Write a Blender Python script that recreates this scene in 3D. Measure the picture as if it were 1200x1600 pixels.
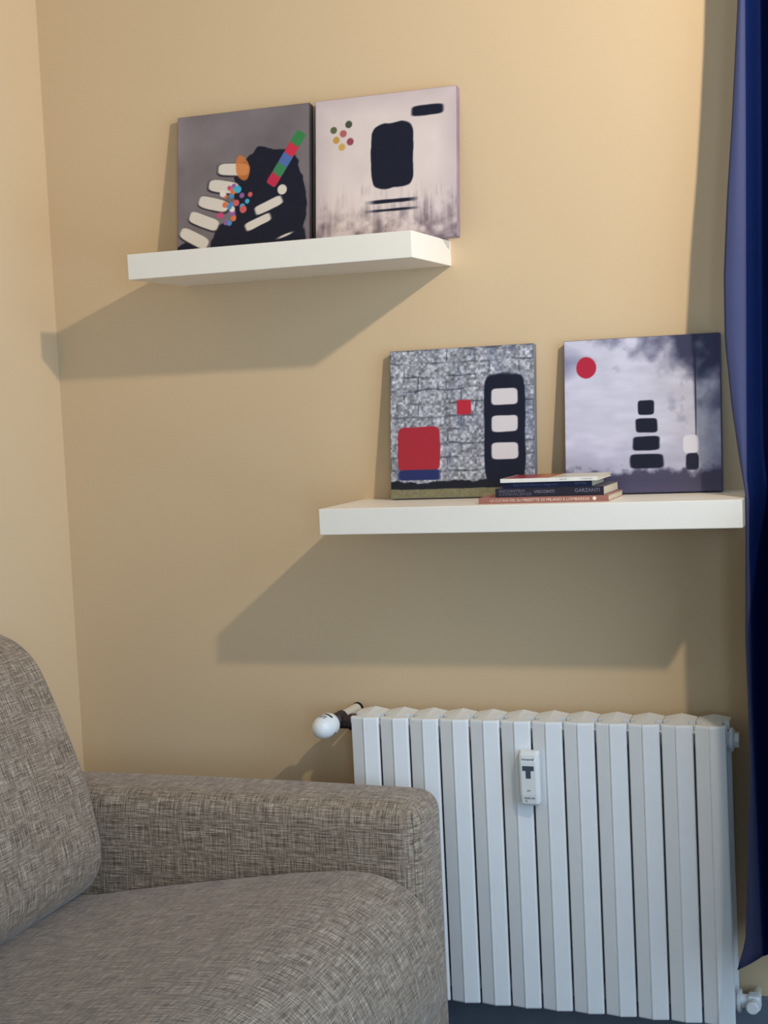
import bpy, bmesh, math, random
import numpy as np
from mathutils import Vector, Matrix, noise

for o in list(bpy.data.objects):
    bpy.data.objects.remove(o)
SC = bpy.context.scene
COL = SC.collection
CM = 0.01

# ------------------------------------------------------------------ camera
F_PX = 2398.44                                # focal length in pixels of the 1200x1600 frame
YAW, PITCH, ROLL = (math.radians(a) for a in (19.6457, 4.2359, -2.7507))
CAM = Vector((1.053885, -2.978677, 1.336335))
_f = Vector((-math.sin(YAW) * math.cos(PITCH), math.cos(YAW) * math.cos(PITCH), -math.sin(PITCH)))
_r = Vector((math.cos(YAW), math.sin(YAW), 0))
_u = _r.cross(_f)
RIGHT = math.cos(ROLL) * _r + math.sin(ROLL) * _u
UP = -math.sin(ROLL) * _r + math.cos(ROLL) * _u
FWD = _f
cd = bpy.data.cameras.new('camera')
cam = bpy.data.objects.new('camera', cd)
COL.objects.link(cam)
cd.sensor_fit = 'VERTICAL'
cd.sensor_height = 36.0
cd.lens = F_PX / 1600 * 36.0
cd.clip_start = 0.05
m = Matrix((RIGHT, UP, -FWD)).transposed().to_4x4()
m.translation = CAM
cam.matrix_world = m
SC.camera = cam


def px(u, v, axis, val):
    """centimetre point where the pixel's ray meets the plane axis = val (cm)"""
    d = FWD + RIGHT * ((u - 600) / F_PX) - UP * ((v - 800) / F_PX)
    i = 'xyz'.index(axis)
    t = (val * CM - CAM[i]) / d[i]
    return (CAM + d * t) * 100


# ------------------------------------------------------------------ world, lights, exposure
w = bpy.data.worlds.new('world')
SC.world = w
w.use_nodes = True
w.node_tree.nodes['Background'].inputs[0].default_value = (0.62, 0.78, 1.0, 1)
w.node_tree.nodes['Background'].inputs[1].default_value = 0.15
SC.view_settings.view_transform = 'Standard'
SC.view_settings.look = 'None'
SC.view_settings.gamma = 1.0
SC.view_settings.use_curve_mapping = False
SC.view_settings.exposure = 0.0

ld = bpy.data.lights.new('ceiling_lamp_light', 'SPOT')        # warm spotlight under the ceiling, aimed at the picture wall
ld.spot_size = math.radians(114)
ld.spot_blend = 1.0
ld.energy = 115
ld.color = (1.0, 0.875, 0.72)
ld.shadow_soft_size = 0.032
lo = bpy.data.objects.new('ceiling_lamp_light', ld)
lo.location = (1.5626, -1.3817, 2.4418)
lo.rotation_euler = (Vector((0.60, 0, 2.15)) - Vector(lo.location)).to_track_quat('-Z', 'Y').to_euler()
COL.objects.link(lo)

ad = bpy.data.lights.new('window_daylight', 'AREA')           # daylight through the window of the right wall
ad.shape = 'RECTANGLE'
ad.size = 1.85
ad.size_y = 1.75
ad.energy = 64
ad.color = (0.45, 0.68, 1.0)
ao = bpy.data.objects.new('window_daylight', ad)
ao.location = (2.03, -4.62, 1.15)
ao.rotation_euler = (0, math.radians(90), 0)                  # emits towards -x
COL.objects.link(ao)


nd = bpy.data.lights.new('near_window_daylight', 'AREA')      # daylight through the window beside the curtain
nd.shape = 'RECTANGLE'
nd.size = 1.85
nd.size_y = 1.60
nd.energy = 43
nd.color = (0.51, 0.72, 1.0)
no = bpy.data.objects.new('near_window_daylight', nd)
no.location = (2.03, -1.30, 1.34)
no.rotation_euler = (0, math.radians(90), 0)
COL.objects.link(no)


# ------------------------------------------------------------------ helpers
def lin(c):
    return tuple(((x / 255) / 12.92 if x / 255 <= 0.04045 else ((x / 255 + 0.055) / 1.055) ** 2.4) for x in c)


def mat(name, rgb, rough=0.6, metal=0.0, spec=0.5, var=0.0, vscale=20.0, bump=0.0, bscale=200.0, coords='Object'):
    M = bpy.data.materials.new(name)
    M.use_nodes = True
    nt = M.node_tree
    b = nt.nodes['Principled BSDF']
    c = lin(rgb)
    b.inputs['Base Color'].default_value = (*c, 1)
    b.inputs['Roughness'].default_value = rough
    b.inputs['Metallic'].default_value = metal
    b.inputs['Specular IOR Level'].default_value = spec
    tc = nt.nodes.new('ShaderNodeTexCoord')
    if var:
        n = nt.nodes.new('ShaderNodeTexNoise')
        n.inputs['Scale'].default_value = vscale
        n.inputs['Detail'].default_value = 5
        nt.links.new(tc.outputs[coords], n.inputs['Vector'])
        r = nt.nodes.new('ShaderNodeMapRange')
        r.inputs['From Min'].default_value = 0.3
        r.inputs['From Max'].default_value = 0.7
        r.inputs['To Min'].default_value = 1 - var
        r.inputs['To Max'].default_value = 1 + var
        nt.links.new(n.outputs['Fac'], r.inputs['Value'])
        h = nt.nodes.new('ShaderNodeHueSaturation')
        h.inputs['Color'].default_value = (*c, 1)
        nt.links.new(r.outputs[0], h.inputs['Value'])
        nt.links.new(h.outputs[0], b.inputs['Base Color'])
    if bump:
        n2 = nt.nodes.new('ShaderNodeTexNoise')
        n2.inputs['Scale'].default_value = bscale
        n2.inputs['Detail'].default_value = 3
        nt.links.new(tc.outputs[coords], n2.inputs['Vector'])
        bp = nt.nodes.new('ShaderNodeBump')
        bp.inputs['Strength'].default_value = bump
        bp.inputs['Distance'].default_value = 0.002
        nt.links.new(n2.outputs['Fac'], bp.inputs['Height'])
        nt.links.new(bp.outputs[0], b.inputs['Normal'])
    return M


def fabric(name):
    """woven melange: light and dark threads in both directions, laid out in UV metres"""
    M = bpy.data.materials.new(name)
    M.use_nodes = True
    nt = M.node_tree
    N, L = nt.nodes, nt.links
    b = N['Principled BSDF']
    b.inputs['Roughness'].default_value = 0.85
    b.inputs['Specular IOR Level'].default_value = 0.25
    b.inputs['Sheen Weight'].default_value = 0.25
    b.inputs['Sheen Roughness'].default_value = 0.45
    tc = N.new('ShaderNodeTexCoord')

    def streak(sx, sy, detail=2.0):
        mp = N.new('ShaderNodeMapping')
        mp.inputs['Scale'].default_value = (sx, sy, 1)
        L.new(tc.outputs['UV'], mp.inputs['Vector'])
        n = N.new('ShaderNodeTexNoise')
        n.noise_dimensions = '2D'
        n.inputs['Scale'].default_value = 1
        n.inputs['Detail'].default_value = detail
        n.inputs['Roughness'].default_value = 0.6
        L.new(mp.outputs[0], n.inputs['Vector'])
        return n.outputs['Fac']
    a = streak(17, 480, 1.5)
    c = streak(480, 17, 1.5)
    a2 = streak(60, 640, 2)
    c2 = streak(640, 60, 2)

    def math_(op, x, y):
        k = N.new('ShaderNodeMath')
        k.operation = op
        for i, s in enumerate((x, y)):
            if isinstance(s, (int, float)):
                k.inputs[i].default_value = s
            else:
                L.new(s, k.inputs[i])
        return k.outputs[0]
    s = math_('ADD', math_('MULTIPLY', a, 0.34), math_('MULTIPLY', c, 0.26))
    s = math_('ADD', s, math_('MULTIPLY', a2, 0.22))
    s = math_('ADD', s, math_('MULTIPLY', c2, 0.18))
    cr = N.new('ShaderNodeValToRGB')
    e = cr.color_ramp.elements
    e[0].position, e[0].color = 0.37, (*lin((78, 65, 54)), 1)
    e[1].position, e[1].color = 0.65, (*lin((212, 195, 172)), 1)
    k = e.new(0.50)
    k.color = (*lin((146, 127, 107)), 1)
    L.new(s, cr.inputs[0])
    L.new(cr.outputs[0], b.inputs['Base Color'])
    bp = N.new('ShaderNodeBump')
    bp.inputs['Strength'].default_value = 0.5
    bp.inputs['Distance'].default_value = 0.0015
    L.new(s, bp.inputs['Height'])
    L.new(bp.outputs[0], b.inputs['Normal'])
    return M


M_WALL = mat('yellow_paint', (217, 189, 149), 0.75, var=0.012, vscale=2.2, bump=0.12, bscale=160)
M_WHITE = mat('white_lacquer', (247, 238, 222), 0.38, var=0.01, vscale=14)
M_OFFWHITE = mat('off_white_paint', (190, 188, 182), 0.8)
M_CEIL = mat('ceiling_paint', (205, 203, 198), 0.9)
M_FLOOR = mat('floor_tile', (92, 84, 78), 0.5, var=0.08, vscale=6)
M_BASE = mat('baseboard_stone', (104, 112, 122), 0.35, var=0.06, vscale=25)
M_RAD = mat('radiator_enamel', (238, 238, 235), 0.42, var=0.015, vscale=30)
M_CREAM = mat('cream_pipe', (214, 204, 184), 0.5)
M_BRONZE = mat('dark_bronze', (72, 62, 66), 0.42, metal=0.6, var=0.1, vscale=60)
M_BLACK = mat('black_plastic', (20, 20, 24), 0.5)
M_PLASTIC = mat('white_plastic', (236, 236, 232), 0.35)
M_LCD = mat('grey_display', (72, 82, 92), 0.25)
M_INK = mat('grey_ink', (105, 108, 114), 0.6)
M_FAB = fabric('woven_melange_fabric')
M_PIPING = mat('seam_thread', (112, 101, 88), 0.9)
M_CURT = mat('navy_curtain', (0, 22, 72), 0.75, spec=0.12, bump=0.1, bscale=500)
M_HEM = mat('navy_curtain_hem', (66, 72, 110), 0.7, spec=0.3, bump=0.1, bscale=500)


def link_mesh(name, verts, faces, material, parent=None, smooth=False, uv=None):
    me = bpy.data.meshes.new(name)
    me.from_pydata([tuple(v) for v in verts], [], faces)
    if uv is not None:
        lay = me.uv_layers.new(name='UVMap')
        for p in me.polygons:
            for li in p.loop_indices:
                lay.data[li].uv = uv[me.loops[li].vertex_index]
    me.materials.append(material)
    if smooth:
        me.polygons.foreach_set('use_smooth', [True] * len(me.polygons))
    me.update()
    o = bpy.data.objects.new(name, me)
    COL.objects.link(o)
    o.parent = parent
    return o


def bm_obj(name, bm, material, parent=None, smooth=False):
    bmesh.ops.recalc_face_normals(bm, faces=bm.faces)
    me = bpy.data.meshes.new(name)
    bm.to_mesh(me)
    bm.free()
    me.materials.append(material)
    if smooth:
        me.polygons.foreach_set('use_smooth', [True] * len(me.polygons))
    o = bpy.data.objects.new(name, me)
    COL.objects.link(o)
    o.parent = parent
    return o


def add_box(bm, x0, x1, y0, y1, z0, z1, bevel=0.0, seg=2):
    """box in centimetres"""
    r = bmesh.ops.create_cube(bm, size=1.0)
    vs = r['verts']
    for v in vs:
        v.co = Vector(((x0 + x1) / 2 + v.co.x * (x1 - x0), (y0 + y1) / 2 + v.co.y * (y1 - y0),
                       (z0 + z1) / 2 + v.co.z * (z1 - z0))) * CM
    if bevel:
        es = list({e for v in vs for e in v.link_edges})
        bmesh.ops.bevel(bm, geom=es, offset=bevel * CM, segments=seg, profile=0.5, affect='EDGES')


def add_lathe(bm, base, axis, prof, n=24, caps=True, twist=0.0):
    """profile [(distance along axis, radius)] in cm turned about axis from base (cm)"""
    axis = Vector(axis).normalized()
    t = Vector((0, 0, 1)) if abs(axis.z) < 0.9 else Vector((1, 0, 0))
    e1 = axis.cross(t).normalized()
    e2 = axis.cross(e1)
    base = Vector(base)
    rings = []
    for d, r in prof:
        rings.append([bm.verts.new((base + axis * d + (e1 * math.cos(twist + 2 * math.pi * i / n) + e2 * math.sin(twist + 2 * math.pi * i / n)) * r) * CM)
                      for i in range(n)])
    for a, b in zip(rings, rings[1:]):
        for i in range(n):
            bm.faces.new((a[i], a[(i + 1) % n], b[(i + 1) % n], b[i]))
    if caps:
        bm.faces.new(rings[0])
        bm.faces.new(rings[-1])


def empty(name, loc_cm, label, cat, group=None):
    o = bpy.data.objects.new(name, None)
    o.location = Vector(loc_cm) * CM
    o.empty_display_size = 0.05
    COL.objects.link(o)
    tag(o, label, cat, group)
    return o


def tag(o, label=None, cat=None, group=None):
    if label:
        o['label'] = label
    if cat:
        o['category'] = cat
    if group:
        o['group'] = group


def adopt(child, parent):
    """parent keeping the world place (parents carry only a translation or a matrix set by us)"""
    child.parent = parent
    child.matrix_parent_inverse = parent.matrix_basis.inverted()


def structure(o, label=None):
    o['kind'] = 'structure'
    if label:
        o['label'] = label
    return o


def text_mesh(name, body, size_cm, material, parent, matrix, align='LEFT', squeeze=1.0, bold=0.0):
    cu = bpy.data.curves.new(name, 'FONT')
    cu.body = body
    cu.size = size_cm * CM
    cu.extrude = 0.00006
    cu.offset = bold
    cu.align_x = align
    cu.align_y = 'CENTER'
    cu.resolution_u = 3
    tmp = bpy.data.objects.new(name + '_tmp', cu)
    COL.objects.link(tmp)
    bpy.context.view_layer.update()
    me = bpy.data.meshes.new_from_object(tmp.evaluated_get(bpy.context.evaluated_depsgraph_get()))
    bpy.data.objects.remove(tmp)
    bpy.data.curves.remove(cu)
    me.name = name
    me.transform(Matrix.Diagonal((squeeze, 1, 1, 1)))
    me.transform(matrix)
    me.materials.clear()
    me.materials.append(material)
    o = bpy.data.objects.new(name, me)
    COL.objects.link(o)
    adopt(o, parent) if parent else None
    return o


FRONT = Matrix.Rotation(math.radians(90), 4, 'X')      # text plane facing -y


# ------------------------------------------------------------------ room shell (cm)
CX = -75.67                                            # left corner
RX, FY, HZ = 205.0, -580.0, 272.0


def shell(name, boxes, material):
    bm = bmesh.new()
    for b in boxes:
        add_box(bm, *b)
    return structure(bm_obj(name, bm, material))


shell('floor', [(CX - 12, RX + 12, FY - 12, 12, -10, 0)], M_FLOOR)
shell('ceiling', [(CX - 12, RX + 12, FY - 12, 12, HZ, HZ + 10)], M_CEIL)
shell('wall_back', [(CX - 12, RX + 12, 0, 12, 0, HZ)], M_WALL)
shell('wall_left', [(CX - 12, CX, FY, 0, 0, HZ)], M_WALL)
shell('wall_front', [(CX - 12, RX + 12, FY - 12, FY, 0, HZ)], M_OFFWHITE)
WY0, WY1, WZ0, WZ1 = -554, -370, 20, 210               # window opening of the right wall
NY0, NY1, NZ0, NZ1 = -216, -44, 36, 232                # near window, beside the curtain
shell('wall_right', [(RX, RX + 12, FY, WY0, 0, HZ), (RX, RX + 12, WY1, NY0, 0, HZ), (RX, RX + 12, NY1, 0, 0, HZ),
                     (RX, RX + 12, WY0, WY1, 0, WZ0), (RX, RX + 12, WY0, WY1, WZ1, HZ),
                     (RX, RX + 12, NY0, NY1, 0, NZ0), (RX, RX + 12, NY0, NY1, NZ1, HZ)], M_OFFWHITE)
for wn, (a0, a1, c0, c1) in (('window_1', (WY0, WY1, WZ0, WZ1)), ('window_2', (NY0, NY1, NZ0, NZ1))):
    bm = bmesh.new()
    mid = (a0 + a1) / 2
    for b in ((a0, a0 + 6, c0, c1), (a1 - 6, a1, c0, c1), (a0 + 6, a1 - 6, c0, c0 + 6),
              (a0 + 6, a1 - 6, c1 - 6, c1), (mid - 3, mid + 3, c0 + 6, c1 - 6)):
        add_box(bm, RX + 3, RX + 9, *b, 0.4, 1)
    structure(bm_obj(wn, bm, M_WHITE))
bm = bmesh.new()
add_box(bm, CX + 1.4, RX, -1.4, 0, 0, 14.0, 0.3, 2)
structure(bm_obj('baseboard_back', bm, M_BASE))
bm = bmesh.new()
add_box(bm, CX, CX + 1.4, FY, 0, 0, 14.0, 0.3, 2)
structure(bm_obj('baseboard_left', bm, M_BASE))

# ------------------------------------------------------------------ sofa
SOFA = empty('sofa', (-30, -100, 0), 'grey-brown woven fabric sofa standing in the corner against the yellow wall', 'sofa')


def rounded_box(name, x0, x1, y0, y1, z0, z1, r, step, material, parent, warp=None):
    """box with rounded edges, gridded, UV in metres per face direction"""
    verts, faces, uv = [], [], []
    lo_, hi_ = (x0, y0, z0), (x1, y1, z1)

    def stations(a, b):
        n = max(2, int((b - a - 2 * r) / step))
        k = 6
        s = [a + r - r * math.cos(math.pi / 2 * i / k) for i in range(k)]
        s += [a + r + (b - a - 2 * r) * i / n for i in range(n + 1)]
        s += [b - r + r * math.sin(math.pi / 2 * i / k) for i in range(1, k + 1)]
        return s
    st = [stations(lo_[i], hi_[i]) for i in range(3)]
    for ax in range(3):
        a, b = (ax + 1) % 3, (ax + 2) % 3
        for side in (0, 1):
            i0 = len(verts)
            A, B = st[a], st[b]
            for p in A:
                for q in B:
                    P = [0, 0, 0]
                    P[ax] = (lo_, hi_)[side][ax]
                    P[a], P[b] = p, q
                    C = Vector([min(max(P[k], lo_[k] + r), hi_[k] - r) for k in range(3)])
                    d = Vector(P) - C
                    V = C + d.normalized() * r if d.length > 1e-9 else C
                    if warp:
                        V = warp(V)
                    verts.append(V * CM)
                    hz = {0: (q if False else None)}
                    if ax == 0:
                        uv.append((p * CM, q * CM))
                    elif ax == 1:
                        uv.append((q * CM, p * CM))
                    else:
                        uv.append((p * CM, q * CM))
            nb = len(B)
            for i in range(len(A) - 1):
                for j in range(nb - 1):
                    f = (i0 + i * nb + j, i0 + (i + 1) * nb + j, i0 + (i + 1) * nb + j + 1, i0 + i * nb + j + 1)
                    faces.append(f if side else f[::-1])
    o = link_mesh(name, verts, faces, material, None, True, uv)
    bm2 = bmesh.new()
    bm2.from_mesh(o.data)
    bmesh.ops.remove_doubles(bm2, verts=bm2.verts, dist=1e-5)
    bm2.to_mesh(o.data)
    bm2.free()
    if parent:
        adopt(o, parent)
    return o


def spline(pts, n):
    """closed Catmull-Rom through the points"""
    out = []
    k = len(pts)
    for i in range(k):
        p0, p1, p2, p3 = (Vector(pts[(i + j - 1) % k]) for j in range(4))
        for s in range(n):
            t = s / n
            out.append(0.5 * ((2 * p1) + (p2 - p0) * t + (2 * p0 - 5 * p1 + 4 * p2 - p3) * t * t + (3 * p1 - p0 - 3 * p2 + p3) * t ** 3))
    return out


def swept_cushion(name, prof, y0, y1, r, parent, puff=0.0, n=5):
    """x-z profile (cm, clockwise or not) swept along y with soft rounded ends"""
    P = spline(prof, n)
    k = len(P)
    c = sum(P, Vector((0, 0))) / k
    area = sum(P[i].x * P[(i + 1) % k].y - P[(i + 1) % k].x * P[i].y for i in range(k))
    sgn = 1 if area > 0 else -1
    nor = []
    for i in range(k):
        t = (P[(i + 1) % k] - P[i - 1]).normalized()
        nor.append(Vector((t.y, -t.x)) * sgn)
    arc = [0.0]
    for i in range(k):
        arc.append(arc[-1] + (P[(i + 1) % k] - P[i]).length)
    ends = [r * (1 - math.cos(math.pi / 2 * i / 8)) for i in range(9)]
    ys = [y0 + e for e in ends] + [y0 + r + (y1 - y0 - 2 * r) * i / 40 for i in range(1, 40)] + [y1 - e for e in ends[::-1]]
    verts, faces, uv = [], [], []
    for y in ys:
        d = min(y - y0, y1 - y)
        inset = r - math.sqrt(max(0, r * r - (r - min(d, r)) ** 2))
        f = (y - y0) / (y1 - y0)
        pf = puff * (1 - (2 * f - 1) ** 4)
        for i in range(k + 1):
            j = i % k
            q = P[j] + nor[j] * (pf - inset)
            verts.append(Vector((q.x, y, q.y)) * CM)
            uv.append((arc[i] * CM, y * CM))
    for a in range(len(ys) - 1):
        for i in range(k):
            faces.append((a * (k + 1) + i, a * (k + 1) + i + 1, (a + 1) * (k + 1) + i + 1, (a + 1) * (k + 1) + i))
    for a in (0, len(ys) - 1):
        b0 = len(verts)
        inset = r
        verts.append(Vector((c.x, ys[a], c.y)) * CM)
        uv.append((0, 0))
        for i in range(k):
            faces.append((b0, a * (k + 1) + i, a * (k + 1) + i + 1))
    o = link_mesh(name, verts, faces, M_FAB, None, True, uv)
    b2 = bmesh.new()
    b2.from_mesh(o.data)
    bmesh.ops.remove_doubles(b2, verts=b2.verts, dist=1e-6)
    bmesh.ops.recalc_face_normals(b2, faces=b2.faces)
    b2.to_mesh(o.data)
    b2.free()
    adopt(o, parent)
    return o


def arm_warp(V):
    # the arm's top is slightly pillowed and drops a little to the front
    t = max(0.0, (V.z - 40) / 18)
    return Vector((V.x, V.y, V.z - t * 0.5 * max(0.0, (V.x + 75) / 90) + t * 0.35 * math.sin((V.x + 75) * 0.035)))


rounded_box('armrest', CX + 1.6, 14.4, -33.0, -15.8, 5, 58.2, 4.4, 4, M_FAB, SOFA, arm_warp)
rounded_box('armrest', CX + 1.6, 14.4, -192.2, -175.0, 5, 58.2, 4.4, 4, M_FAB, SOFA, arm_warp)
swept_cushion('seat_cushion', [(-64, 25), (-63, 36), (-52, 38.0), (-36, 40.8), (-18, 43.6), (-5, 45.4), (4, 45.9), (10.8, 44.4),
                               (15.8, 40.4), (18.9, 33.8), (19.8, 27.5), (18.4, 21.2), (13.8, 17.4), (6, 16.4), (-25, 16.2), (-58, 16.6)],
              -175.0, -33.1, 4.4, SOFA, puff=0.8)
swept_cushion('back_cushion', [(-73.5, 37), (-60, 37.2), (-54.6, 39.0), (-51.6, 43.2), (-51.0, 48), (-51.8, 53), (-53.6, 61), (-56.8, 70), (-60.2, 78.5),
                               (-63.6, 85.2), (-68.5, 89.2), (-73.2, 89.6), (-74.2, 80), (-74.2, 55)],
              -174.9, -33.4, 4.0, SOFA, puff=0.5)
rounded_box('base', CX + 1.6, 12.5, -175.0, -33.0, 5, 17, 1.2, 6, M_FAB, SOFA)
for (lx, ly) in ((-70, -22), (8, -22), (-70, -186), (8, -186)):
    bm = bmesh.new()
    add_lathe(bm, (lx, ly, 0), (0, 0, 1), [(0, 1.6), (5.2, 2.2)], 16)
    adopt(bm_obj('leg', bm, M_BLACK), SOFA)
# stitched seam running round the front panel of the near armrest
bm = bmesh.new()
for k in range(26):
    z = 8 + k * 1.85
    nz = z + 1.85
    p = Vector((13.08, -31.68, 0))
    add_lathe(bm, (p.x, p.y, z), (0, 0, 1), [(0, 0.09), (1.85, 0.09)], 6, False)
adopt(bm_obj('seam', bm, M_PIPING), SOFA)

# ------------------------------------------------------------------ shelves
T = 5.0


def shelf(x0, x1, d, zt, label):
    e = empty('floating_shelf', ((x0 + x1) / 2, 0, zt - T), label, 'shelf', 'white floating shelves on the yellow wall')
    bm = bmesh.new()
    add_box(bm, x0, x1, -d, 0, zt - T, zt, 0.12, 2)
    adopt(bm_obj('board', bm, M_WHITE), e)
    for f in (0.31, 0.69):                              # screw caps on the underside
        bm = bmesh.new()
        add_lathe(bm, (x0 + (x1 - x0) * f, -4.2, zt - T - 0.08), (0, 0, 1), [(0, 0.28), (0.1, 0.33)], 12)
        adopt(bm_obj('screw_cap', bm, M_CREAM), e)
    return e


UX0, UX1, UD, UZ = -43.45, 15.955, 24.93, 164.39
LX0, LX1, LD, LZ = -5.36, 74.416, 24.96, 112.98
shelf(UX0, UX1, UD, UZ, 'short white floating shelf without books, mounted higher on the wall')
shelf(LX0, LX1, LD, LZ, 'long white floating shelf carrying the stack of books, above the radiator')

# ------------------------------------------------------------------ canvases (plain abstract stand-ins for the prints)
NG = 260


def field(seed, sx, sy, oct_=3):
    """smooth random field 0..1 on the NG x NG print grid"""
    rng = np.random.default_rng(seed)
    out = np.zeros((NG, NG))
    amp = 1.0
    tot = 0
    for o in range(oct_):
        gx, gy = int(sx * 2 ** o) + 2, int(sy * 2 ** o) + 2
        g = rng.random((gy + 1, gx + 1))
        X = np.linspace(0, gx - 1e-6, NG)
        Y = np.linspace(0, gy - 1e-6, NG)
        xi, yi = X.astype(int), Y.astype(int)
        fx, fy = X - xi, Y - yi
        fx, fy = fx * fx * (3 - 2 * fx), fy * fy * (3 - 2 * fy)
        a = g[np.ix_(yi, xi)] * (1 - fx) + g[np.ix_(yi, xi + 1)] * fx
        b = g[np.ix_(yi + 1, xi)] * (1 - fx) + g[np.ix_(yi + 1, xi + 1)] * fx
        out += amp * (a * (1 - fy)[:, None] + b * fy[:, None])
        tot += amp
        amp *= 0.5
    return out / tot


GX, GY = np.meshgrid(np.linspace(0, 1, NG), np.linspace(0, 1, NG))     # y up


class Print:
    def __init__(self, rgb):
        self.c = np.ones((NG, NG, 3)) * np.array(rgb, float)

    def mix(self, mask, rgb):
        mk = np.clip(mask, 0, 1)[..., None]
        self.c = self.c * (1 - mk) + np.array(rgb, float) * mk

    def mul(self, f):
        self.c = self.c * f[..., None]

    def blob(self, x, y, rx, ry, rgb, ang=0.0, wob=None, soft=0.006, power=2.0, amt=0.0, alpha=1.0):
        ca, sa = math.cos(ang), math.sin(ang)
        dx, dy = GX - x, GY - y
        u, v = dx * ca + dy * sa, -dx * sa + dy * ca
        d = (np.abs(u / rx) ** power + np.abs(v / ry) ** power) ** (1 / power) - 1
        if wob is not None:
            d = d + (wob - 0.5) * amt
        self.mix(alpha * np.clip(0.5 - d * min(rx, ry) / soft, 0, 1), rgb)


NAVY, CREAM_P = (16, 20, 40), (222, 212, 198)


def print_grey():
    p = Print((126, 116, 118))
    p.mul(0.86 + 0.28 * field(1, 3, 3, 4))
    p.mul(0.92 + 0.16 * (1 - GX) * GY)
    wb = field(2, 9, 9, 3)
    # overlapping dark arcs, cream slabs, confetti of colours and a striped bar
    p.blob(0.70, 0.33, 0.27, 0.40, NAVY, 0.0, wb, amt=0.22, power=2.6)
    p.blob(0.62, 0.05, 0.36, 0.22, NAVY, 0.0, wb, amt=0.2, power=2.6)
    p.blob(0.08, 0.03, 0.12, 0.08, NAVY, 0.3, wb, amt=0.2)
    for k in range(5):
        p.blob(0.13 + 0.075 * k, 0.13 + 0.115 * k, 0.125, 0.05, (40, 36, 44), -0.5 + 0.1 * k, power=4)
        p.blob(0.13 + 0.075 * k, 0.135 + 0.115 * k, 0.118, 0.043, CREAM_P, -0.5 + 0.1 * k, field(20 + k, 7, 7), amt=0.15, power=4)
    p.blob(0.50, 0.60, 0.05, 0.10, (214, 122, 58), 0.2, field(31, 8, 8), amt=0.5, alpha=0.85)
    rng = np.random.default_rng(8)
    cols = [(203, 74, 120), (84, 140, 190), (222, 120, 70), (150, 96, 158), (70, 176, 206), (214, 96, 96), (232, 222, 210)]
    for k in range(26):
        p.blob(0.42 + rng.normal(0, 0.055), 0.36 + rng.normal(0, 0.06), *([0.016 + 0.012 * rng.random()] * 2), cols[k % 7])
    for k, cc in enumerate([(196, 44, 74), (64, 130, 84), (80, 110, 168), (206, 48, 70), (56, 128, 74)]):
        p.blob(0.74 + 0.045 * k, 0.50 + 0.066 * k, 0.05, 0.04, cc, 0.97, power=6)
    p.blob(0.70, 0.32, 0.11, 0.034, CREAM_P, 0.35, wb, amt=0.2, power=5)
    p.blob(0.62, 0.21, 0.10, 0.030, CREAM_P, 0.35, wb, amt=0.2, power=5)
    p.blob(0.80, 0.42, 0.035, 0.035, CREAM_P)
    p.blob(0.82, 0.10, 0.06, 0.008, CREAM_P, 0.3)
    return p


def grime(p, seed, height, rgb, amt=0.8):
    s = field(seed, 55, 3, 3)
    t = field(seed + 1, 14, 14, 3)
    mk = np.clip((height * (0.5 + 1.1 * s) - GY) / (height * 0.9), 0, 1) * np.clip((t - 0.25) * 2.0, 0, 1)
    p.mix(mk * amt, rgb)


def print_pale():
    p = Print((222, 206, 198))
    p.mul(0.96 + 0.07 * field(41, 4, 4, 4))
    edge = np.maximum(np.abs(GX - 0.5), np.abs(GY - 0.5)) * 2
    p.mix(np.clip((edge - 0.72) * 2.2, 0, 1) * 0.55, (172, 150, 160))
    grime(p, 44, 0.32, (96, 80, 90), 0.8)
    wb = field(46, 8, 8, 3)
    p.blob(0.55, 0.58, 0.15, 0.22, NAVY, 0.0, wb, amt=0.14, power=5)               # one broad dark slab
    p.blob(0.80, 0.86, 0.11, 0.035, NAVY, 0.0, wb, amt=0.2, power=5)
    p.blob(0.55, 0.27, 0.15, 0.012, NAVY, 0.0, wb, amt=0.4, power=5)
    p.blob(0.55, 0.21, 0.15, 0.008, NAVY, 0.0, wb, amt=0.4, power=5)
    for k, (x, y, c) in enumerate([(0.15, 0.72, (196, 150, 72)), (0.20, 0.76, (178, 96, 92)), (0.19, 0.67, (206, 164, 84)),
                                   (0.13, 0.79, (92, 100, 66)), (0.24, 0.82, (70, 78, 58)), (0.25, 0.70, (150, 70, 84))]):
        p.blob(x, y, 0.024, 0.024, c, 0.0, wb, amt=0.3)
    return p


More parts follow.
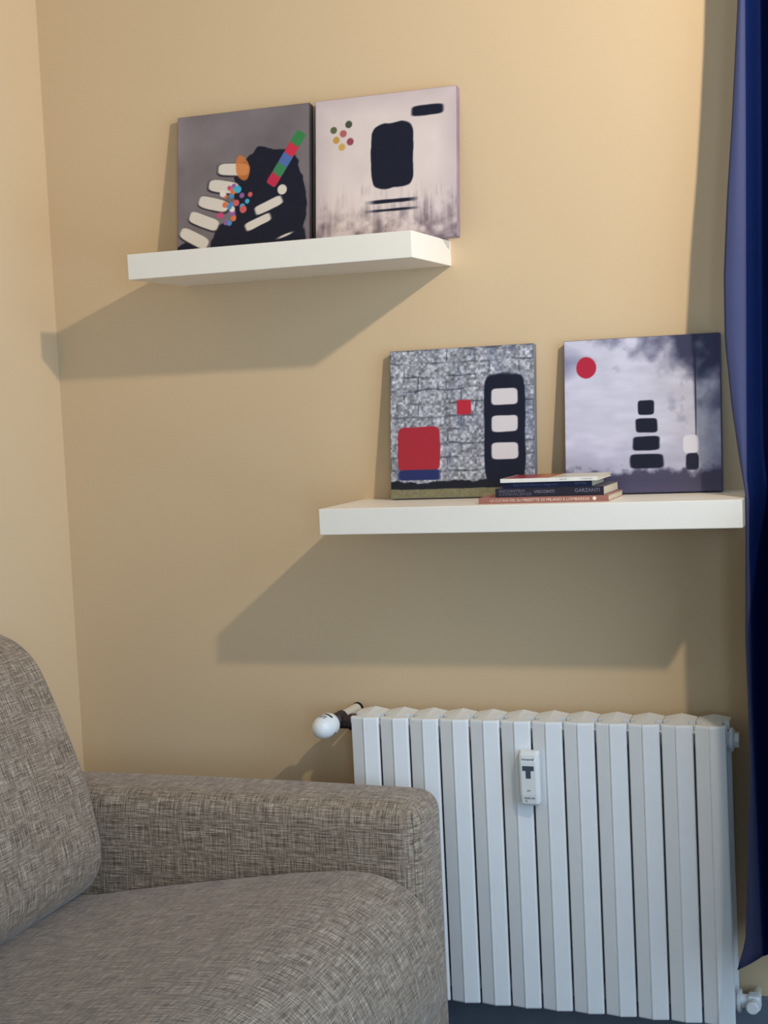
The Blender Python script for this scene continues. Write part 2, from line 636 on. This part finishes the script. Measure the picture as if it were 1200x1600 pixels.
def print_masonry():
    p = Print((160, 160, 166))
    fine = field(61, 60, 60, 2)
    p.mul(0.62 + 0.72 * fine)
    p.mul(0.86 + 0.28 * field(62, 34, 3, 2))
    p.mix(np.clip((field(63, 12, 2, 2) - 0.5) * 2.4, 0, 1) * np.clip(GX * 1.6 - 0.3, 0, 1) * 0.6, (84, 96, 130))
    wv = (field(64, 5, 5, 3) - 0.5) * 0.03
    rows = (GY + wv) * 11
    off = (np.floor(rows) % 2) * 0.5
    cols_ = (GX + wv * 0.6) * 5 + off
    jr = np.abs(rows - np.round(rows))
    jc = np.abs(cols_ - np.round(cols_))
    gap = np.maximum(np.clip(1 - jr / 0.10, 0, 1), np.clip(1 - jc / 0.035, 0, 1)) * np.clip((field(65, 14, 14, 2) - 0.28) * 2.6, 0, 1)
    p.mix(gap * 0.75, (44, 46, 58))
    wb = field(66, 10, 10, 3)
    p.mix(np.clip((0.115 + (wb - 0.5) * 0.06 - GY) / 0.008, 0, 1), (22, 24, 36))
    p.mix(np.clip((0.062 + (wb - 0.5) * 0.012 - GY) / 0.006, 0, 1), (132, 126, 96))
    p.mul(0.9 + 0.2 * fine)
    # plain blocks of colour
    p.blob(0.20, 0.33, 0.15, 0.15, (172, 40, 54), 0.0, wb, amt=0.06, power=8)
    p.blob(0.20, 0.155, 0.15, 0.035, (36, 46, 98), 0.0, wb, amt=0.06, power=8)
    p.blob(0.52, 0.60, 0.05, 0.05, (186, 40, 56), 0.0, wb, amt=0.06, power=8)
    p.blob(0.80, 0.45, 0.14, 0.36, NAVY, 0.0, wb, amt=0.06, power=8)
    for k in range(3):
        p.blob(0.80, 0.66 - 0.18 * k, 0.09, 0.055, (218, 208, 206), 0.0, wb, amt=0.1, power=6)
    return p


def print_violet():
    p = Print((206, 202, 216))
    p.mul(0.93 + 0.13 * field(81, 6, 22, 3))
    n1 = field(82, 7, 7, 4)
    cr = np.clip((GX * 0.75 + GY - 1.18 + (n1 - 0.5) * 0.7) * 2.4, 0, 1)
    p.mix(cr * 0.92, (46, 48, 78))
    p.mix(np.clip((GX - 0.86) * 5 + (n1 - 0.5), 0, 1) * 0.6, (70, 72, 108))
    p.mix(np.clip(1 - GX / 0.2 - np.abs(GY - 0.86) / 0.12 + n1 * 0.4, 0, 1) * 0.6, (96, 94, 128))
    p.mix(np.clip((0.40 - GY + (n1 - 0.5) * 0.3) * 2.0, 0, 1) * 0.45, (110, 106, 140))
    p.mix(np.clip((0.165 - GY + (field(83, 20, 20, 3) - 0.5) * 0.1) / 0.05, 0, 1) * 0.85, (56, 52, 76))
    p.mix(np.clip((0.07 - GY) / 0.05, 0, 1) * 0.6, (86, 80, 108))
    wb = field(84, 8, 8, 3)
    p.blob(0.145, 0.82, 0.066, 0.07, (182, 34, 60), 0.0, wb, amt=0.1)                # red spot
    for k in range(4):                                                               # stepped dark bars
        p.blob(0.53, 0.20 + 0.115 * k, 0.105 - 0.018 * k, 0.046, NAVY, 0.0, wb, amt=0.16, power=6)
    p.blob(0.845, 0.57, 0.004, 0.24, (40, 42, 66), 0.0, power=6)
    p.blob(0.81, 0.30, 0.05, 0.06, (226, 222, 230), 0.0, wb, amt=0.2, power=4)
    p.blob(0.82, 0.19, 0.042, 0.055, (28, 30, 50), 0.0, wb, amt=0.2, power=4)
    return p


def srgb_lin(a):
    a = np.clip(a / 255, 0, 1)
    return np.where(a <= 0.04045, a / 12.92, ((a + 0.055) / 1.055) ** 2.4)


M_PRINT = bpy.data.materials.new('canvas_print')
M_PRINT.use_nodes = True
_nt = M_PRINT.node_tree
_at = _nt.nodes.new('ShaderNodeVertexColor')
_at.layer_name = 'ink'
_b = _nt.nodes['Principled BSDF']
_b.inputs['Roughness'].default_value = 0.5
_b.inputs['Specular IOR Level'].default_value = 0.35
_nt.links.new(_at.outputs['Color'], _b.inputs['Base Color'])
_n = _nt.nodes.new('ShaderNodeTexNoise')
_n.inputs['Scale'].default_value = 700
_tc = _nt.nodes.new('ShaderNodeTexCoord')
_nt.links.new(_tc.outputs['Object'], _n.inputs['Vector'])
_bp = _nt.nodes.new('ShaderNodeBump')
_bp.inputs['Strength'].default_value = 0.15
_bp.inputs['Distance'].default_value = 0.0008
_nt.links.new(_n.outputs['Fac'], _bp.inputs['Height'])
_nt.links.new(_bp.outputs[0], _b.inputs['Normal'])

CT = 2.0                                                  # canvas thickness
CS = 30.0                                                 # canvas side


def canvas(x0, zb, foot, paint, edge_rgb, label, turn=0.0):
    """stretched canvas leaning on the wall: its back foot edge stands on the shelf, 'foot' cm from the wall"""
    th = math.asin(foot / CS)
    e = empty('canvas_print', (x0 + CS / 2, -foot, zb), label, 'picture', 'square canvas prints on the shelves')
    e.rotation_euler = (-th, 0, turn)
    # stretcher body (local metres: x across, y depth, front at -CT, z up)
    bm = bmesh.new()
    add_box(bm, -CS / 2, CS / 2, -CT, 0, 0, CS, 0.12, 2)
    o = bm_obj('stretched_canvas', bm, mat('canvas_edge', edge_rgb, 0.6, var=0.15, vscale=25))
    o.parent = e
    p = paint()
    col = srgb_lin(p.c).reshape(-1, 3)
    g = np.stack([(GX.ravel() - 0.5) * (CS - 0.2) * CM, np.full(NG * NG, -(CT + 0.012) * CM), (GY.ravel() * (CS - 0.2) + 0.1) * CM], 1)
    idx = np.arange(NG * NG).reshape(NG, NG)
    q = np.stack([idx[:-1, :-1], idx[:-1, 1:], idx[1:, 1:], idx[1:, :-1]], -1).reshape(-1, 4)
    me = bpy.data.meshes.new('print_face')
    me.vertices.add(NG * NG)
    me.vertices.foreach_set('co', g.ravel())
    me.loops.add(q.size)
    me.loops.foreach_set('vertex_index', q.ravel())
    me.polygons.add(len(q))
    me.polygons.foreach_set('loop_start', np.arange(0, q.size, 4))
    me.update(calc_edges=True)
    at = me.color_attributes.new('ink', 'FLOAT_COLOR', 'POINT')
    at.data.foreach_set('color', np.concatenate([col, np.ones((NG * NG, 1))], 1).astype(np.float32).ravel())
    me.materials.append(M_PRINT)
    f = bpy.data.objects.new('print_face', me)
    COL.objects.link(f)
    f.parent = e
    return e


canvas(-42.1, UZ, 3.9, print_grey, (70, 62, 66), 'square canvas print, dark shape with multicoloured spots on a grey ground')
canvas(-10.8, UZ, 3.9, print_pale, (150, 128, 138), 'square canvas print, dark navy shape on a pale cream ground, overhanging the shelf end')
canvas(2.65, LZ, 3.6, print_masonry, (120, 118, 122), 'square canvas print of a grey block wall with red and navy shapes')
canvas(38.65, LZ, 3.6, print_violet, (62, 62, 92), 'square canvas print, slim dark shape and red spot on a lavender-white ground')

# ------------------------------------------------------------------ books
M_PAGE = mat('book_pages', (206, 192, 164), 0.9, var=0.12, vscale=300)


def book(x0, x1, y0, depth, z0, th, cover_rgb, label, turn=0.0, spine_rgb=None, spine_w=0.22, texts=(), bands=()):
    w_ = x1 - x0
    e = empty('book', (x0, y0, z0), label, 'book', 'books stacked on the long shelf')
    e.rotation_euler = (0, 0, turn)
    mc = mat('book_cover', cover_rgb, 0.45, var=0.04, vscale=40)
    ms = mat('book_spine', spine_rgb, 0.5, var=0.04, vscale=60) if spine_rgb else mc
    ct = 0.09
    bm = bmesh.new()
    add_box(bm, 0, w_, 0.0, depth, 0, ct, 0.02, 1)
    o = bm_obj('back_cover', bm, mc); o.parent = e
    bm = bmesh.new()
    add_box(bm, 0, w_, 0.0, depth, th - ct, th, 0.02, 1)
    o = bm_obj('front_cover', bm, mc); o.parent = e
    bm = bmesh.new()
    add_box(bm, 0, w_, -0.06, 0.06, 0, th, 0.04, 2)
    s = bm_obj('spine', bm, ms); s.parent = e
    bm = bmesh.new()
    add_box(bm, 0.12, w_ - 0.12, 0.07, depth - 0.2, ct, th - ct)
    o = bm_obj('page_block', bm, M_PAGE); o.parent = e
    for body, xx, zz, size, rgb, al, sq in texts:
        mt = Matrix.Translation(Vector((xx, -0.066, zz)) * CM) @ FRONT
        t = text_mesh('lettering', body, size, mat('spine_ink', rgb, 0.5), None, mt, al, sq)
        t.parent = s
    for (a, b, rgb) in bands:                              # printed fields of the cover
        bm = bmesh.new()
        add_box(bm, a, b, 0.05, depth - 0.05, th, th + 0.006)
        o = bm_obj('cover_print', bm, mat('cover_ink', rgb, 0.35, var=0.05, vscale=50)); o.parent = e
    return e


def sx(u, v, y):
    return px(u, v, 'y', y).x


z = LZ
b0, b1 = sx(748, 784, -21.5), sx(951, 778, -21.5)
book(b0, b1, -21.5, 14.0, z, 1.12, (176, 118, 100), 'salmon-pink recipe book lying flat at the bottom of the stack', 0.0, (160, 104, 92),
     texts=(('LA CUCINA DEL Bel Paese', 2.2, 0.55, 0.72, (226, 196, 176), 'LEFT', 0.95),
            ('RICETTE DI MILANO E LOMBARDIA', 8.8, 0.55, 0.78, (238, 214, 190), 'LEFT', 1.0),
            ('\u25cf', b1 - b0 - 2.6, 0.55, 0.9, (244, 232, 214), 'CENTER', 1.0)))
z += 1.12
c0, c1 = sx(774, 770, -21.0), sx(943.5, 765, -21.0)
book(c0, c1, -21.0, 14.0, z, 1.62, (78, 74, 84), 'thick dark book with cream page edges, second from the shelf', 0.0, (30, 26, 40),
     texts=(('INCONTRO', 0.7, 1.12, 0.72, (120, 112, 130), 'LEFT', 1.3),
            ('CONOSCENZE', 0.7, 0.5, 0.72, (104, 98, 118), 'LEFT', 1.3),
            ('VISCONTI', 7.4, 0.9, 0.8, (140, 134, 150), 'LEFT', 1.1),
            ('GARZANTI', c1 - c0 - 0.7, 0.95, 0.95, (122, 118, 136), 'RIGHT', 1.0)))
z += 1.62
d0, d1 = sx(785.5, 757, -20.4), sx(925, 752, -20.4)
book(d0, d1, -20.4, 11.5, z, 1.12, (60, 62, 76), 'thin navy book between the thick dark book and the white one', 0.0, (14, 26, 62),
     texts=(('RACCONTI', 2.0, 0.55, 0.6, (74, 90, 128), 'LEFT', 1.2),
            ('Storie e leggende', 5.4, 0.55, 0.6, (74, 90, 128), 'LEFT', 1.2),
            ('EDITORE', d1 - d0 - 1.0, 0.6, 0.5, (90, 100, 130), 'RIGHT', 1.1)))
z += 1.12
e0, e1 = sx(781.5, 749, -21.3), sx(933, 741, -21.3)
book(e0, e1, -21.3, 13.0, z, 0.72, (222, 212, 190), 'slim white book with red and cream cover on top of the stack', 0.0, (236, 230, 216),
     texts=(('NOTE', 11.3, 0.36, 0.42, (110, 106, 104), 'LEFT', 1.2), ('ITINERARI', e1 - e0 - 0.9, 0.36, 0.4, (140, 136, 130), 'RIGHT', 1.2)),
     bands=((0.3, 6.2, (150, 38, 44)), (6.2, 9.2, (178, 96, 60)), (9.2, e1 - e0 - 0.1, (214, 204, 182))))

# ------------------------------------------------------------------ radiator
R0, PITCH_R, NSEC = -6.43, 6.276, 12
RT, RB = 69.6, 12.1
RAD = empty('radiator', (R0 + 37.6, -8, RB), 'white twelve-section wall radiator with slanted front fins under the long shelf', 'radiator')


def section_meshes():
    """one section centred on x=0 (cm): body with hubs, roof-shaped cap and ridged front plate"""
    hw = PITCH_R / 2 - 0.17
    bm = bmesh.new()
    add_box(bm, -1.3, 1.3, -10.0, -4.4, RB + 1.5, RT - 1.2, 0.4, 2)             # water column
    add_box(bm, -hw, hw, -4.7, -4.2, RB + 1.0, RT - 0.2, 0.1, 1)                # rear fin
    for zz in (RT - 3.4, RB + 3.4):
        add_lathe(bm, (-PITCH_R / 2 + 0.01, -7.2, zz), (1, 0, 0), [(0, 1.7), (0.7, 1.9), (PITCH_R - 0.72, 1.9), (PITCH_R - 0.02, 1.7)], 20)
    body = bm_obj('section', bm, M_RAD)
    # front plate: profile in x-y extruded over the height, top edge eased back
    prof = [(-hw, -10.6), (-hw + 0.1, -11.15), (-hw + 0.25, -11.3), (-0.42, -11.80), (-0.34, -11.66), (-0.22, -11.68), (-0.12, -11.96), (0.1, -12.0), (0.32, -11.92),
            (hw - 0.28, -11.42), (hw - 0.1, -11.27), (hw, -10.8)]
    back = [(hw - 0.25, -10.6), (0.0, -11.1), (-hw + 0.25, -10.4)]
    loop = prof + back
    bm = bmesh.new()
    rows = []
    for zz, k in ((RB, 0.10), (RB + 0.25, 0.0), (RT - 0.45, 0.0), (RT - 0.15, 0.06), (RT, 0.22)):
        rows.append([bm.verts.new(Vector((x, y + k * (1 if i < len(prof) else 0.0), zz)) * CM) for i, (x, y) in enumerate(loop)])
    n = len(loop)
    for a, b in zip(rows, rows[1:]):
        for i in range(n):
            bm.faces.new((a[i], a[(i + 1) % n], b[(i + 1) % n], b[i]))
    bm.faces.new(rows[0][::-1])
    bm.faces.new(rows[-1])
    fin = bm_obj('front_fin', bm, M_RAD)
    # cap: roof with a ridge in the middle, side notches between the sections
    hc = PITCH_R / 2 - 0.09
    xs = [-hc, -1.9, 0.0, 1.9, hc]
    ys = [-11.0, -9.9, -7.7, -4.1]

    def zt(x, y):
        f = (y + 11.0) / 6.9
        return RT - 0.10 + 0.30 * f + (1 - abs(x) / hc) * (0.05 + 0.55 * f)
    bm = bmesh.new()
    top, bot = {}, {}
    for i, x in enumerate(xs):
        for j, y in enumerate(ys):
            yy = y - (0.7 * (1 - abs(x) / hc) if j == 0 else 0)
            top[i, j] = bm.verts.new(Vector((x, yy, zt(x, y))) * CM)
            bot[i, j] = bm.verts.new(Vector((x, yy, RT - 1.3)) * CM)
    cells = [(i, j) for i in range(4) for j in range(3) if not (j == 1 and i in (0, 3))]
    edges = {}
    for i, j in cells:
        c = [(i, j), (i + 1, j), (i + 1, j + 1), (i, j + 1)]
        bm.faces.new([top[k] for k in c])
        bm.faces.new([bot[k] for k in c[::-1]])
        for a, b in zip(c, c[1:] + c[:1]):
            if (b, a) in edges:
                del edges[b, a]
            else:
                edges[a, b] = 1
    for a, b in edges:
        bm.faces.new((top[a], bot[a], bot[b], top[b]))
    cap = bm_obj('top_cap', bm, M_RAD)
    return body, fin, cap


sec, fin, cap = section_meshes()
for k in range(NSEC):
    if k == 0:
        b_, f_, c_ = sec, fin, cap
    else:
        b_, f_, c_ = sec.copy(), fin.copy(), cap.copy()
        for o in (b_, f_, c_):
            COL.objects.link(o)
    b_.parent = RAD
    b_.location = (R0 + PITCH_R * (k + 0.5)) * CM - RAD.location.x, -RAD.location.y, -RAD.location.z
    for o in (f_, c_):
        o.parent = b_
        o.location = (0, 0, 0)

R1 = R0 + PITCH_R * NSEC
# blank plug, upper right
bm = bmesh.new()
add_lathe(bm, (R1 - 0.05, -7.2, RT - 3.4), (1, 0, 0), [(0, 2.3), (0.5, 2.3), (0.7, 2.15), (0.9, 1.75), (1.0, 1.55)], 24)
add_lathe(bm, (R1 + 0.9, -7.2, RT - 3.4), (1, 0, 0), [(0, 1.5), (0.75, 1.5), (0.85, 1.4)], 6)
adopt(bm_obj('plug', bm, M_RAD), RAD)
# return valve, lower right
bm = bmesh.new()
add_lathe(bm, (R1 - 0.05, -7.2, RB + 3.4), (1, 0, 0), [(0, 2.2), (0.6, 2.2), (0.7, 1.3), (2.2, 1.3)], 20)
add_box(bm, R1 + 1.7, R1 + 4.2, -8.6, -5.6, RB + 1.9, RB + 4.9, 0.5, 2)
add_lathe(bm, (R1 + 2.95, -8.4, RB + 3.4), (0, -1, 0), [(0, 1.2), (2.2, 1.2), (2.4, 1.0)], 16)
adopt(bm_obj('return_valve', bm, M_RAD), RAD)
bm = bmesh.new()
add_lathe(bm, (R1 + 2.95, -6.0, RB + 3.4), (0, 1, 0), [(0, 0.85), (4.5, 0.85)], 16)
adopt(bm_obj('return_pipe', bm, M_CREAM), RAD)
# brackets into the wall
for kx in (2, 10):
    for zz in (RT - 6.6, RB + 6.6):
        bm = bmesh.new()
        add_box(bm, R0 + PITCH_R * kx - 0.12, R0 + PITCH_R * kx + 0.12, -6, -0.02, zz - 0.6, zz + 0.6)
        adopt(bm_obj('bracket', bm, M_RAD), RAD)

# thermostatic valve, upper left
VA = Vector((-3.3, -12.0, -1.6)).normalized()          # axis from the wall through valve and head
VW = Vector((-8.35, -0.75, 69.2))                       # where the pipe leaves the wall
VH = VW + VA * 9.4                                     # foot of the head
VZ = 67.7
bm = bmesh.new()
add_lathe(bm, (R0 + 0.05, -7.4, VZ), (-1, 0, 0), [(0, 1.75), (1.5, 1.75), (1.5, 1.45), (3.6, 1.45)], 8, twist=0.39)
add_lathe(bm, VW + VA * 5.6, VA, [(0, 1.1), (0.3, 1.5), (2.6, 1.5), (2.9, 1.25), (4.0, 1.25)], 12)
vb = bm_obj('thermostatic_valve', bm, M_BRONZE)
vb['label'] = 'dark bronze valve body'
adopt(vb, RAD)


def sub(o, part):
    o.parent = part
    o.matrix_parent_inverse = Matrix.Identity(4)
    return o


bm = bmesh.new()
add_lathe(bm, VW, VA, [(0, 0.95), (0.7, 0.95), (0.7, 1.2), (5.8, 1.2)], 18)
adopt(bm_obj('valve_pipe', bm, M_CREAM), RAD)
bm = bmesh.new()
add_lathe(bm, VW + VA * 0.1, VA, [(0, 1.0), (0, 1.35), (0.4, 1.35), (0.4, 1.0)], 20)
adopt(bm_obj('pipe_collar', bm, M_BLACK), RAD)
bm = bmesh.new()
add_lathe(bm, VH, VA, [(0, 1.5), (0.25, 2.05), (0.9, 2.35), (2.4, 2.42), (3.6, 2.3), (4.5, 2.0), (5.2, 1.5), (5.6, 0.95), (5.75, 0.4), (5.78, 0.02)], 36)
head = bm_obj('valve_head', bm, M_PLASTIC, None, True)
sub(head, vb)
head['label'] = 'white domed thermostat head'
E1 = VA.cross(Vector((0, 0, 1))).normalized() * -1.0    # towards +x
E2 = E1.cross(VA) * (1 if E1.cross(VA).z > 0 else -1)


def head_patch(ang, half, d0, d1, name):
    """dark slot hugging the head, angle about the axis (0 = +x, 90 = up)"""
    prof = [(0.25, 2.05), (0.9, 2.35), (2.4, 2.42), (3.6, 2.3), (4.5, 2.0), (5.2, 1.5), (5.6, 0.95)]

    def rad(d):
        for (a, ra), (b, rb) in zip(prof, prof[1:]):
            if a <= d <= b:
                return ra + (rb - ra) * (d - a) / (b - a)
        return 1.5
    n, k = 8, 3
    vs, fs = [], []
    for s in (0.03, -0.03):
        for i in range(n + 1):
            t = math.radians(ang - half + 2 * half * i / n)
            for j in range(k + 1):
                d = d0 + (d1 - d0) * j / k
                r = rad(d) + s
                vs.append((VH + VA * d + (E1 * math.cos(t) + E2 * math.sin(t)) * r) * CM)
    q = (n + 1) * (k + 1)
    for i in range(n):
        for j in range(k):
            a = i * (k + 1) + j
            fs.append((a, a + 1, a + k + 2, a + k + 1))
            fs.append((q + a, q + a + k + 1, q + a + k + 2, q + a + 1))
    sub(link_mesh(name, vs, fs, M_BLACK), vb)


head_patch(72, 24, 1.7, 2.2, 'slot')
for a in (70, 81, 92, 103):
    head_patch(a, 2.2, 2.7, 3.7, 'tick_mark')
head_patch(-52, 22, 1.9, 2.35, 'slot')
head_patch(165, 3.0, 4.4, 5.2, 'tick_mark')

# ------------------------------------------------------------------ heat meter on the radiator
mx0, mx1, mz0, mz1 = 29.1, 33.1, 53.5, 64.2
MET = empty('heat_meter', ((mx0 + mx1) / 2, -12.1, mz0), 'small white heat meter with grey display clipped to the radiator front', 'meter')
my = -12.08
bm = bmesh.new()
cxm = (mx0 + mx1) / 2
sects = []
for zz, hw_, yf in ((mz0, 1.55, -13.3), (mz0 + 0.5, 1.85, -13.9), (mz0 + 2.2, 1.95, -14.15), (mz0 + 8.6, 1.98, -14.2), (mz1 - 0.7, 1.95, -14.0), (mz1, 1.8, -13.2)):
    row = []
    for fx, fy in ((-1, 0), (-1, 0.62), (-0.86, 0.93), (-0.7, 1.0), (0.7, 1.0), (0.86, 0.93), (1, 0.62), (1, 0)):
        row.append(bm.verts.new(Vector((cxm + fx * hw_, my + (yf - my) * fy, zz)) * CM))
    sects.append(row)
for a, b in zip(sects, sects[1:]):
    for i in range(8):
        bm.faces.new((a[i], a[(i + 1) % 8], b[(i + 1) % 8], b[i]))
bm.faces.new(sects[0])
bm.faces.new(sects[-1])
hs = bm_obj('housing', bm, M_PLASTIC)
adopt(hs, MET)
bm = bmesh.new()
add_box(bm, cxm - 1.15, cxm + 1.15, -14.24, -14.1, mz0 + 7.0, mz0 + 7.95, 0.03, 1)
adopt(bm_obj('display', bm, M_LCD), MET)
bm = bmesh.new()
add_box(bm, cxm - 0.5, cxm + 0.5, -14.24, -14.1, mz0 + 5.5, mz0 + 7.0, 0.03, 1)
adopt(bm_obj('sensor_window', bm, M_LCD), MET)
for body, zz, s_, y_, xx in (('Honeywell', mz0 + 9.25, 0.58, -14.19, 0), ('8095', mz0 + 3.1, 0.36, -14.19, 0), ('86098 184', mz0 + 1.6, 0.5, -14.1, 0.1), ('TL', mz0 + 1.0, 0.5, -14.02, -0.6)):
    text_mesh('lettering', body, s_, M_INK, MET, Matrix.Translation(Vector((cxm + xx, y_, zz)) * CM) @ FRONT, 'CENTER', 0.95, 0.00006)

# ------------------------------------------------------------------ curtain
edge_px = [(1153, 0, -12), (1148, 100, -12), (1143, 200, -12.3), (1136, 310, -12.8), (1131, 430, -13.2), (1132.5, 530, -14), (1144, 640, -16), (1156, 720, -18.2),
           (1163.5, 764, -20.5), (1165.5, 776, -20.8), (1165.5, 840, -20.8), (1165, 1000, -20), (1169, 1100, -20), (1172, 1200, -20), (1169, 1300, -20), (1167, 1400, -20), (1165, 1470, -20), (1152, 1516, -20)]
pts = [px(u, v, 'y', y) for u, v, y in edge_px]
ez = np.array([p.z for p in pts])[::-1]
ex = np.array([p.x for p in pts])[::-1]
ey = np.array([p.y for p in pts])[::-1]
ez = np.append(ez, [262.0])
ex = np.append(ex, [78.5])
ey = np.append(ey, [-12.0])
seam_px = [(1164.5, 0), (1165.5, 200), (1166, 450), (1166.5, 640), (1167.5, 772), (1172, 900), (1176, 1100), (1182, 1250), (1188, 1400), (1192, 1500)]
zb_ = ez[0]


def curtain_row(zz):
    x0, y0 = np.interp(zz, ez, ex), np.interp(zz, ez, ey)
    return x0, y0


CUR = empty('curtain', (90, -15, zb_), 'dark navy fabric curtain hanging beside the radiator and the long shelf', 'curtain')
NZ = 110
zrow = [zb_ + (262 - zb_) * (i / NZ) for i in range(NZ + 1)]


def seam_at(zz, y0):
    s = [px(u, v, 'y', y0) for u, v in seam_px]
    sz = np.array([p.z for p in s])[::-1]
    sxx = np.array([p.x for p in s])[::-1]
    return float(np.interp(zz, sz, sxx))


hem_v, hem_f, pan_v, pan_f = [], [], [], []
NH, NP = 8, 70
for i, zz in enumerate(zrow):
    x0, y0 = curtain_row(zz)
    xs_ = max(seam_at(zz, y0), x0 + 0.6)
    f = i / NZ
    for j in range(NH + 1):
        t = j / NH
        lift = 3.0 * t * (1 - min(1, i / 6)) if i < 6 else 0.0
        hem_v.append(Vector((x0 + (xs_ - x0) * t, y0 - 0.5 * math.sin(math.pi * t), zz + lift)) * CM)
    for j in range(NP + 1):
        t = j / NP
        s = t * 31.0                                       # run of the curtain to the right
        # soft folds standing out into the room; below the shelf set back to block window light
        low = min(1.0, max(0.0, (122 - zz) / 16.0))
        rip = 1.3 * math.sin(s / 11.0 * 2 * math.pi + 0.25 * math.sin(zz * 0.03)) * min(1, s / 3.0)
        deep = 7.5 * math.sin(s / 15.5 * 2 * math.pi + 0.25 * math.sin(zz * 0.03)) * min(1, s / 4.0)
        ease = min(1.0, s / 10.0)
        y = y0 + (1 - low) * (1.5 * min(1, s / 3.0) + rip - 7.0 * ease ** 2) + low * (deep - 9.0 * ease ** 2 * (0.65 + 0.35 * math.sin(s * 0.21 + 0.4)))
        if low > 0 and s > 14:                             # unseen outer end, bent to the wall to keep window light out
            b = min(1.0, (s - 14) / 9.0) * low
            y = y * (1 - b) - 2.4 * b
        y = min(y, -2.2)
        lift = (3.0 + 2.2 * t) * (1 - min(1, i / 6)) if i < 6 else 0.0
        pan_v.append(Vector((xs_ + s * 0.82 + 0.3 * math.sin(zz * 0.05 + s) * min(1, s / 5.0), y, zz + lift)) * CM)
for (fs, n) in ((hem_f, NH), (pan_f, NP)):
    for i in range(NZ):
        for j in range(n):
            a = i * (n + 1) + j
            fs.append((a, a + 1, a + n + 2, a + n + 1))
for nm, vv, ff, mm in (('hem_band', hem_v, hem_f, M_HEM), ('curtain_panel', pan_v, pan_f, M_CURT)):
    o = link_mesh(nm, vv, ff, mm, None, True)
    sm = o.modifiers.new('thick', 'SOLIDIFY')
    sm.thickness = 0.0012
    sm.offset = 0
    adopt(o, CUR)
